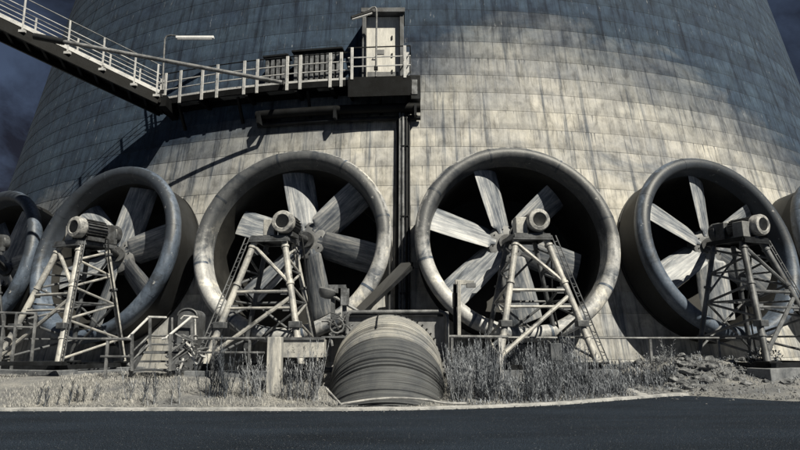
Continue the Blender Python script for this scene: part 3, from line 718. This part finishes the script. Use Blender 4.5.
fl_ = MB(ep.location); th = R(-2); up = Vector((0,-math.sin(th), math.cos(th))); axd = Vector((0,-math.cos(th),-math.sin(th)))
fl_.lathe([(er+.02,-.05),(er+.05,-.05),(er+.05,.05),(er+.02,.05)], Vector((ex,ey,ez))+up*eR, axd, 80); fl_.build('flange', M['plate'], ep)
for k in range(14):
    a = R(8+6.2*k); c = Vector((ex,ey,ez))+up*eR + (Vector((1,0,0))*math.sin(a)+up*math.cos(a))*(er+.075)
    MB(ep.location).tube([c+axd*.14, c-axd*.1], .028, 8).build('flange_bolt', M['dark'], ep)
MB(ep.location).tube([Vector((ex,ey,ez)) + Vector((0,-math.sin(R(t)),math.cos(R(t))))*(eR+er+.03)-Vector((.28,0,0)) for t in range(0,32,4)], .02, 6).build('seam_strip', M['dark'], ep)
# concrete block behind with a bent tube guard
bx0, bx1 = at(345,330,19.3).x, at(449,330,19.3).x; zt = at(400,311.5,19.3).z
cbk = MB(((bx0+bx1)/2, 20.2, GB)); cbk.box(((bx0+bx1)/2, 20.2, (GB-.3+zt)/2), (bx1-bx0, 1.8, zt-GB+.3))
ob = cbk.build('concrete_block', M['wall_block'], None, bevel=.03); ob.location = ((bx0+bx1)/2, 20.2, GB); tag(ob, 'grey concrete block behind the ribbed pipe', 'block')
gr = empty('guard_rail', ((bx0+bx1)/2, 19.2, GB), 0, 'bent tube guard rail framing the concrete block behind the ribbed pipe', 'guard rail')
gp = [at(347,345,19.2), at(347,318,19.2), at(348.5,313.5,19.2), at(352,312,19.2), at(440,311.5,19.2), at(445,313.5,19.2), at(447,318,19.2), at(447.5,350,19.2)]
MB(gr.location).tube(gp, .06, 10).build('tube', M['railthin'], gr)
MB(gr.location).bar(at(350,315.5,19.22), at(443,315.5,19.22), .05, .07).build('lower_bar', M['dark'], gr)
# inclined plate between the middle fans
ipl = empty('slanted_plate', at(385,312,21.5), 0, 'slanting grey steel plate leaning behind the concrete block', 'plate')
ip = MB(ipl.location); q = [at(352,312,21.2), at(366,312,21.2), at(413,268,22.6), at(413,262,22.6), at(401,263,22.6)]
ip.add(q+[p+Vector((0,.08,0)) for p in q], [(0,1,2,3,4),(9,8,7,6,5)]+[(k,5+k,5+(k+1)%5,(k+1)%5) for k in range(5)]); ip.build('plate', M['barrel'], ipl, False)
MB(ipl.location).bar(at(366,311,21.15), at(413,267,22.55), .06, .1).build('edge_flange', M['dark'], ipl)
MB(ipl.location).tube([at(389,315,21.9), at(389,255,22.5)], .06, 8).build('prop', M['dark'], ipl)
# ------------------------------------------------------------------ pillar, trough, floodlight, bracket post
def simple(name, mb, mat, loc, label, cat, bevel=.015, group=None):
    o = mb.build(name, mat, None, bevel=bevel); o.location = loc; return tag(o, label, cat, group)
p0, p1 = at(265.5,394,17.2), at(281,337,17.2); L0 = Vector(((p0.x+p1.x)/2, 17.4, gz(-3.4,17.4)))
simple('concrete_pillar', MB(L0).box((L0.x, 17.4, (p1.z-.1)/2), (p1.x-p0.x, .42, p1.z+.1)), M['conc_pale'], L0, 'short pale streaked concrete pillar left of the ribbed pipe', 'pillar')
p0, p1 = at(281,358,17.7), at(324,339.5,17.7); L0 = Vector(((p0.x+p1.x)/2, 18, p0.z))
tr = empty('steel_trough', L0, 0, 'tan steel trough between the pale pillar and the ribbed pipe', 'trough')
t = MB(L0); t.box((L0.x, 18, (p0.z+p1.z)/2), (p1.x-p0.x, .6, p1.z-p0.z)); t.build('panel', M['box'], tr, bevel=.02)
t = MB(L0); t.bar((p0.x-.03,17.69,p1.z+.03), (p1.x+.03,17.69,p1.z+.03), .08, .07); t.build('rim', M['railthin'], tr)
t = MB(L0); t.box((p0.x+.1, 18, p0.z/2+.05), (.12,.4,p0.z)); t.build('leg', M['dark'], tr)
t = MB(L0); t.box((p1.x-.1, 18, p0.z/2+.05), (.12,.4,p0.z)); t.build('leg', M['dark'], tr)
Y = 19.4; L0 = at(336,336,Y); L0.z = GB
fd = empty('floodlight', L0, 0, 'oval floodlight on a post frame left of the concrete block', 'floodlight')
for px in (333, 344.5): MB(L0).bar(at(px,338,Y+.1), at(px,287,Y+.1), .1, .13).build('post', M['leg_dull'], fd, False)
MB(L0).bar(at(331,286.5,Y+.1), at(346,286.5,Y+.1), .12, .1).build('cross_bar', M['leg_dull'], fd, False)
h = MB(L0); c = at(327,291.5,Y-.2); h.lathe([(.02,-.22),(.15,-.2),(.24,-.08),(.26,.05),(.2,.1),(.02,.1)], c, (.25,0,1), 20); h.build('lamp_head', M['plate'], fd)
MB(L0).tube([at(333,296,Y), at(358,311,Y)], .05, 8).build('arm', M['railthin'], fd)
MB(L0).box(at(333,289,Y-.02), (.3,.2,.24)).build('control_gear', M['slat'], fd)
MB(L0).box(at(345,297,Y+.02), (.24,.2,.5)).build('switch_box', M['slat'], fd)
vc = empty('valve_cluster', at(336,335,18.9), 0, 'tangle of small pipes and a valve wheel below the floodlight', 'valves')
L0 = vc.location; rn = random.Random(5)
for k in range(16):
    a = at(326+rn.random()*24, 318+rn.random()*20, 18.9+rn.random()*.4); b = a+Vector((rn.uniform(-.4,.4), rn.uniform(-.2,.2), rn.uniform(-.35,.3)))
    MB(L0).tube([a, (a+b)/2+Vector((0,-.06,.05)), b], .022+.02*rn.random(), 7).build('pipe', M['railthin'] if k%2 else M['leg_dull'], vc)
MB(L0).tube([at(337,326,18.8)+Vector((.2*math.cos(t*.349),-.05,.2*math.sin(t*.349))) for t in range(19)], .025, 7).build('hand_wheel', M['railthin'], vc)
MB(L0).bar(at(322,337,18.9), at(352,337,18.9), .3, .05).build('base_tray', M['leg_dull'], vc)
Y = 18.6; L0 = at(459,335,Y); L0.z = GB-.1
bp = empty('bracket_post', L0, 0, 'tall square bracket post right of the ribbed pipe', 'post')
MB(L0).bar(at(459,338,Y), at(459,281,Y), .14, .1).build('post', M['leg'], bp, bevel=.01)
MB(L0).bar(at(455,338,Y+.2), at(455,284,Y+.2), .12, .1).build('post', M['dark'], bp)
MB(L0).bar(at(455,282,Y), at(474,283,Y), .1, .14).build('arm', M['leg'], bp, bevel=.01)
MB(L0).box(at(471,285.5,Y-.05), (.26,.2,.12)).build('end_plate', M['plate'], bp)
MB(L0).box(at(456,300,Y+.12), (.2,.14,.4)).build('junction_box', M['dark'], bp)
# arched cabinet behind the steps
L0 = at(189,345,21.6); L0.z = GB
ac = empty('arched_cabinet', L0, 0, 'dark round-topped cabinet standing behind the steel steps', 'cabinet')
q0 = at(176.5,345,21.6); q1 = at(197,309,21.6); cxx = (q0.x+q1.x)/2; rw = (q1.x-q0.x)/2; pts = [(q0.x, GB), (q1.x, GB)]+[(cxx+rw*math.cos(R(t)), q1.z-rw*.7+rw*.7*math.sin(R(t))) for t in range(0,181,15)]
cbm = MB(L0); npnt = len(pts); cbm.add([(a,21.6,b) for a, b in pts]+[(a,22.6,b) for a, b in pts], [tuple(range(npnt)), tuple(range(2*npnt-1,npnt-1,-1))]+[(k,npnt+k,npnt+(k+1)%npnt,(k+1)%npnt) for k in range(npnt)])
cbm.build('housing', M['door_frame'], ac, False)
cm = MB(L0); cm.tube([(cxx+(rw+.01)*math.cos(R(t)), 21.58, q1.z-rw*.7+(rw*.7+.01)*math.sin(R(t))) for t in range(0,181,12)], .03, 6); cm.build('edge_trim', M['leg_dull'], ac)
MB(L0).tube([at(181,319,21.3), at(184,316,21.3), at(195,316.5,21.3), at(195.5,340,21.3)], .035, 7).build('hoop', M['rail'], ac)
# ------------------------------------------------------------------ steel steps
Y = 18.9; L0 = at(165,372,Y); L0.z = gz(L0.x, Y)
sp = empty('steel_steps', L0, 0, 'short flight of steel steps with tubular handrails left of the middle stand', 'steps')
for k in range(4):
    a, b = at(134+k*5,370-k*8.5,Y+.1+k*.3), at(181+k*3,370-k*8.5,Y+.1+k*.3)
    t = MB(L0); t.bar(a+Vector((0,.15,0)), b+Vector((0,.15,0)), .3, .05); t.build('tread', M['leg_dull'], sp, bevel=.008)
for (X, e) in ((0,0),(38,4)):
    s = MB(L0); s.bar(at(130+X,373,Y), at(147+X+e,343,Y+1.1), .06, .2); s.build('stringer', M['leg_dull'], sp, False)
    for h in (0, 18.5, 27):
        MB(L0).tube([at(124+X+(6 if h else 0),339+h-(0 if h<1 else 0),Y), at(128+X,338+h*.98,Y), at(149+X+e,317+h,Y+.9), at(166+X+e if X==0 else 197,317.6+h,Y+1.6)], .04 if not h else .032, 8).build('handrail', M['rail'] if h == 0 else M['railthin'], sp)
    for px, yb, yt, dy in ((132+X,371,334,0),(150+X+e,350,317.5,.9)):
        MB(L0).bar(at(px,yb,Y+dy), at(px,yt,Y+dy), .07, .07).build('post', M['railthin'], sp, False)
MB(L0).bar(at(147,352,Y+1.2), at(200,352,Y+1.2), 1.0, .06).build('landing', M['leg_dull'], sp, False)
MB(L0).tube([at(172,317.5,Y+1.5), at(172,352,Y+1.5)], .035, 7).build('post', M['railthin'], sp)
pc = empty('pipe_tangle', at(184,365,19.2), 0, 'tangle of thin pipework at the right side of the steel steps', 'pipework'); rn = random.Random(11)
for k in range(22):
    a = at(170+rn.random()*30, 338+rn.random()*32, 19.3+rn.random()*.5); b = a+Vector((rn.uniform(-.6,.6), rn.uniform(-.2,.2), rn.uniform(-.4,.4)))
    MB(pc.location).tube([a, (a+b)/2+Vector((rn.uniform(-.1,.1),-.05,rn.uniform(-.1,.1))), b], .018+.02*rn.random(), 6).build('pipe', M['railthin'] if k%3 else M['rail'], pc)
# ------------------------------------------------------------------ low pipe rails
def pipe_rail(pts, posts, label, r=.04, low=None, mt='railthin'):
    b = pts[0].copy(); b.z = gz(b.x, b.y); e = empty('pipe_rail', b, 0, label, 'railing', 'low pipe railings along the fans')
    MB(b).tube(pts, r, 8).build('rail', M[mt], e)
    for dz in (low or []): MB(b).tube([p-UZ*dz for p in pts], r*.8, 8).build('rail', M[mt], e)
    for p in posts:
        q = p.copy(); q.z = gz(q.x, q.y)-.05; MB(b).bar(q, p, .07, .07, up=(0,1,0)).build('post', M[mt], e, False)
pipe_rail([at(-30,312,21.2), at(37,313.5,21)], [at(-20,312,21.2), at(5,312.5,21.1), at(17,313,21.05), at(36,313.5,21)], 'grey pipe railing at the far left behind the motor stand', low=[.45])
pipe_rail([at(102,339,18.9), at(131,339,18.8)], [at(108,339,18.9)], 'short pipe railing between the left motor stand and the steel steps', low=[.5])
pipe_rail([at(198,338.5,19), at(265,338.5,18.6)], [at(214,338.5,18.9), at(250,338.5,18.7)], 'pipe railing between the steel steps and the pale pillar', low=[.4], mt='railthin')
pipe_rail([at(449,336.5,18.5), at(508,337,18.4)], [at(452,336.5,18.5), at(500,337,18.4)], 'pipe railing right of the ribbed pipe', .045)
pipe_rail([at(508,337.5,20.1), at(640,338,20.8), at(735,338,21.6)], [at(560,337.8,20.4), at(650,338,20.9), at(718,338,21.5)], 'long thin pipe railing behind the tall weeds', .032)
# long base beams under the left stand
L0 = at(30,364,19.6); L0.z = gz(L0.x, 19.6)
simple('base_beam', MB(L0).bar(at(-40,363.5,19.7), at(64,363.5,19.5), .3, .12), M['dark'], L0, 'black steel beam lying along the plinth at bottom left', 'beam', .01)
L0 = at(555,350,19); L0.z = GB
simple('concrete_stub', MB(L0).box(at(555,352,19), (.32,.3,.5)), M['conc'], L0, 'small pale concrete stub among the weeds by the motor stand', 'stub')
p = at(501,395,17); L0 = Vector((p.x, 17, gz(p.x,17)))
simple('marker_post', MB(L0).bar(at(502,380,17.3), at(500,338,17.3), .1, .1), M['rail'], L0, 'thin white post standing up out of the weeds', 'post', .008)
# fallen hose and stick before the pipe
hs = [at(px,py,Yy) for px, py, Yy in ((338,404.5,15.5),(352,402.3,15.5),(372,399.5,15.5),(398,398,15.4),(425,399.6,15.4),(445,403,15.4),(466,403.5,15.5))]
for p in hs: p.z = max(p.z, gz(p.x,p.y)+.02)
L0 = hs[0].copy(); simple('loose_hose', MB(L0).tube(catmull(hs,5), .028, 8), M['cable'], L0, 'pale loose hose lying across the foot of the ribbed pipe', 'hose', 0)
L0 = at(341,405,15.4); L0.z = gz(L0.x, 15.4); simple('fallen_stick', MB(L0).tube([at(326,388,15.9), at(342,405.5,15.35)], .025, 7), M['cable'], L0, 'pale stick leaning at the left foot of the ribbed pipe', 'stick', 0)
# ------------------------------------------------------------------ vegetation
def blade_leaf(m, p, d, L, w, droop=.3):
    d = d.normalized(); s = d.cross(UZ)
    if s.length < .05: s = Vector((1,0,0))
    s = s.normalized()*w
    mid = p+d*(L*.55); tip = p+d*L-UZ*(droop*L)
    m.add([p-s*.4, p+s*.4, mid+s, mid-s, tip], [(0,1,2,3),(3,2,4)])
def weed(m, x, y, h, rn, lean=.12, n=16, leafL=.28, w=.018, plume=True):
    z = gz(x, y)-.03; ln = Vector((rn.uniform(-lean,lean), rn.uniform(-lean,lean), 0)); b = Vector((x, y, z)); t = b+UZ*h+ln*h
    m.tube([b, b.lerp(t,.5)+ln*.1*h, t], .012, 4, False, .003)
    for k in range(n):
        f = .12+.86*k/n; p = b.lerp(t, f); a = rn.random()*6.283
        el = rn.uniform(.9,2.6) if plume else rn.uniform(.2,.9)
        blade_leaf(m, p, Vector((math.cos(a), math.sin(a), el)), leafL*(1.25-f*.8)*rn.uniform(.6,1.2), w*rn.uniform(.6,1.3), rn.uniform(0,.35))
rn = random.Random(21)
# dense thicket on the right: uncountable
tk = MB(); c = 0
while c < 1450:
    x = rn.uniform(1.35, 9.0); s = rn.random()**.8; y = interp(EDGE, x)+.75+s*(3.6)
    if x > 6.3 and y < 19.2+.5*(x-6.3): continue
    if y > 20.6: continue
    hmax = 1.42 if x < 6 else .95
    if noise.noise(Vector((x*.8, y*.8, 9))) < -.18: continue
    h = hmax*(.3+.85*rn.random()**1.5)*(.75+.6*max(-.5,noise.noise(Vector((x*1.1,y*.9,2)))))*(.7+.3*min(1,(y-interp(EDGE,x)-.6)))
    weed(tk, x, y, h, rn, lean=.22, n=rn.choice((10,14,18)), leafL=.24, w=.0095); c += 1
tag(tk.build('weed_thicket', M['weed'], smooth=False), 'dense blue-grey feathery weeds filling the verge on the right', 'weeds', kind='stuff')
# low dry grass, everywhere on the verge
gs = MB(); c = 0
while c < 30000:
    x = rn.uniform(-15, 2.5); y = interp(EDGE, x)+.3+rn.random()**.9*4.6
    if noise.noise(Vector((x*.5, y*.7, 4)))+.35*noise.noise(Vector((x*2, y*2, 1))) < -.22: continue
    if x < -10 and rn.random() < .6: continue
    s_ = y-interp(EDGE, x); h = rn.uniform(.04,.26)*(.35+.65*min(1,s_/1.5)); a = rn.random()*6.283
    blade_leaf(gs, Vector((x,y,gz(x,y)-.01)), Vector((math.cos(a)*.7, math.sin(a)*.7, 1)), h, .0034, .45); c += 1
tag(gs.build('dry_grass', M['straw'], smooth=False), 'pale dry grass covering the bank above the road', 'grass', kind='stuff')
gs = MB(); c = 0
while c < 11000:
    x = rn.uniform(1.2, 16); y = interp(EDGE, x)+.35+rn.random()*5
    if x > 6.6 and y < 19.4 and rn.random() < .85: continue
    h = rn.uniform(.05,.24); a = rn.random()*6.283
    blade_leaf(gs, Vector((x,y,gz(x,y)-.01)), Vector((math.cos(a)*.6, math.sin(a)*.6, 1)), h, .009, .25); c += 1
tag(gs.build('low_weeds', M['weed'], smooth=False), 'low dark weeds and grass under the thicket and on the rubble', 'weeds', kind='stuff')
# individual tall weeds that can be told apart
def single(px, Yv, h, label, mat='stalk', n=24, leafL=.27, lean=.26, stems=3, group='tall single weeds on the verge', plume=True):
    x = at(px, 390, Yv).x; b = Vector((x, Yv, gz(x, Yv)))
    r = empty('weed_plant', b, rn.random()*6, label, 'weed', group); r.rotation_euler = (0,0,0)
    for k in range(stems):
        m_ = MB(b); weed(m_, x+rn.gauss(0,.11), Yv+rn.uniform(-.15,.15), h*rn.uniform(.6,1.1), rn, lean, n, leafL, .0085, plume); m_.build('stem', M[mat], r, False)
WL = [(43,15.9,.5,'small dark weed at the far left close to the kerb'),(66,16.1,.6,'dark weed on the pale bank, second from the left'),(78,16.3,.45,'short dark weed on the grassy bank below the left stand'),(97,16.6,.4,'lone thin weed below the left motor stand plinth'),
 (131,16.4,.85,'tall thin weed below the steel steps, left one'),(143,16.1,.95,'bushy weed below the middle of the steel steps'),(150,16,.6,'low weed close to the kerb below the steps'),(178,16.2,1.0,'tall spindly weed right of the steel steps'),
 (209,16.8,1.35,'tall dark weed clump left of the middle stand, leftmost'),(216,16.9,1.5,'tallest dark weed before the middle stand leg'),(224,16.7,1.3,'dense dark weed beneath the middle stand left leg'),(247,16.8,1.0,'thin weed left of the pale pillar'),(256,16.6,1.2,'tall grey weed touching the pale pillar'),
 (288,16.5,1.1,'grey weed below the tan trough, nearest the pillar'),(297,16.4,1.2,'grey weed below the middle of the tan trough'),(308,16.2,1.3,'tall grey weed left of the ribbed pipe'),(316,16.3,1.55,'tallest grey weed beside the ribbed pipe left flank'),
 (456,16.4,1.3,'tall weed at the right flank of the ribbed pipe'),(466,16.3,1.1,'weed second from the ribbed pipe on its right'),(487,16.5,1.2,'dark weed before the thicket near the white post'),(530,16.7,1.1,'dark weed at the front of the thicket middle'),(556,17.1,.9,'low dark weed at the front of the thicket, right part')]
for px, Yv, h, lb in WL:
    single(px, Yv, h, lb, 'weed_dark' if px in (43,66,78,143,209,216,224,487,530,556) else 'stalk', stems=8 if 200 < px < 330 or 450 < px < 470 else 3)
for px, Yv, h, lb in ((655,20.8,.9,'wispy pale shrub left of the rubble mound'),(668,21.2,.75,'small wispy shrub on the crest of the mound'),(640,20.5,1.0,'wispy grey shrub behind the thicket end')):
    single(px, Yv, h, lb, 'stalk', 26, .3, .5, 7, 'wispy shrubs by the mound', False)
# dark bush at right
x = at(765,375,20.3).x; b = Vector((x,20.3,gz(x,20.3))); bs = empty('dark_bush', b, 0, 'small dark bush on the rubble near the right motor stand', 'bush'); m_ = MB(b); st_ = MB(b)
for k in range(420):
    a = rn.random()*6.283; rr = rn.random()**.5*.5; hh = rn.random()*.8*(1-rr*.7); p = b+Vector((rr*math.cos(a), rr*math.sin(a), .1+hh))
    blade_leaf(m_, p, Vector((rn.uniform(-1,1), rn.uniform(-1,1), rn.uniform(-.2,1.2))), .12, .03, .2)
for k in range(7): st_.tube([b, b+Vector((rn.uniform(-.4,.4), rn.uniform(-.4,.4), .7))], .012, 5)
m_.build('foliage', M['weed_dark'], bs, False); st_.build('stem', M['stalk'], bs, False)
# rubble
def rock(x, y, s, label):
    m_ = MB(); n1, n2 = 8, 6; b = Vector((x, y, gz(x, y))); sd_ = rn.random()*50; vs_ = []
    for j in range(n2+1):
        for k in range(n1):
            t, ph = math.pi*j/n2, 2*math.pi*k/n1; dv = Vector((math.sin(t)*math.cos(ph), math.sin(t)*math.sin(ph), math.cos(t)*.6))
            vs_.append(dv*s*(1+.55*noise.noise(dv*1.6+Vector((sd_,0,0)))))
    m_.add(vs_, [(j*n1+k, j*n1+(k+1)%n1, (j+1)*n1+(k+1)%n1, (j+1)*n1+k) for j in range(n2) for k in range(n1)])
    o = m_.build('rock', M['rock'], None, False); o.location = b; o.rotation_euler = (0,0,rn.random()*6)
    tag(o, label, 'rock', 'rocks on the rubble mound')
for k in range(110):
    x, y = rn.gauss(9.6,2.1), rn.gauss(20.6,1.1)
    if y < 19 or y > 23: continue
    rock(x, y, rn.uniform(.06,.22), 'broken grey rock on the rubble mound at right')

gv = MB(); octf = [(0,2,4),(2,1,4),(1,3,4),(3,0,4),(2,0,5),(1,2,5),(3,1,5),(0,3,5)]
for k in range(3800):
    x = rn.uniform(-13, 14); y = interp(EDGE, x)+.3+abs(rn.gauss(0,.45)) if k%8 else interp(EDGE, x)-abs(rn.gauss(0,.12))
    if k > 2900: x, y = rn.gauss(9.6,2.2), rn.gauss(20.2,1.2)
    if y < 14.3: continue
    r = rn.uniform(.008,.028)*(1.6 if k > 2900 else 1); z = max(gz(x,y), 0 if y < interp(EDGE,x) else -1)
    gv.add([Vector((x,y,z))+Vector((a*r*rn.uniform(.6,1.3), b*r*rn.uniform(.6,1.3), (c+.4)*r*rn.uniform(.5,1)))for a,b,c in ((1,0,0),(-1,0,0),(0,1,0),(0,-1,0),(0,0,1),(0,0,-1))], octf)
tag(gv.build('gravel', M['rock'], smooth=False), 'loose gravel and grit along the kerb and over the mound', 'gravel', kind='stuff')
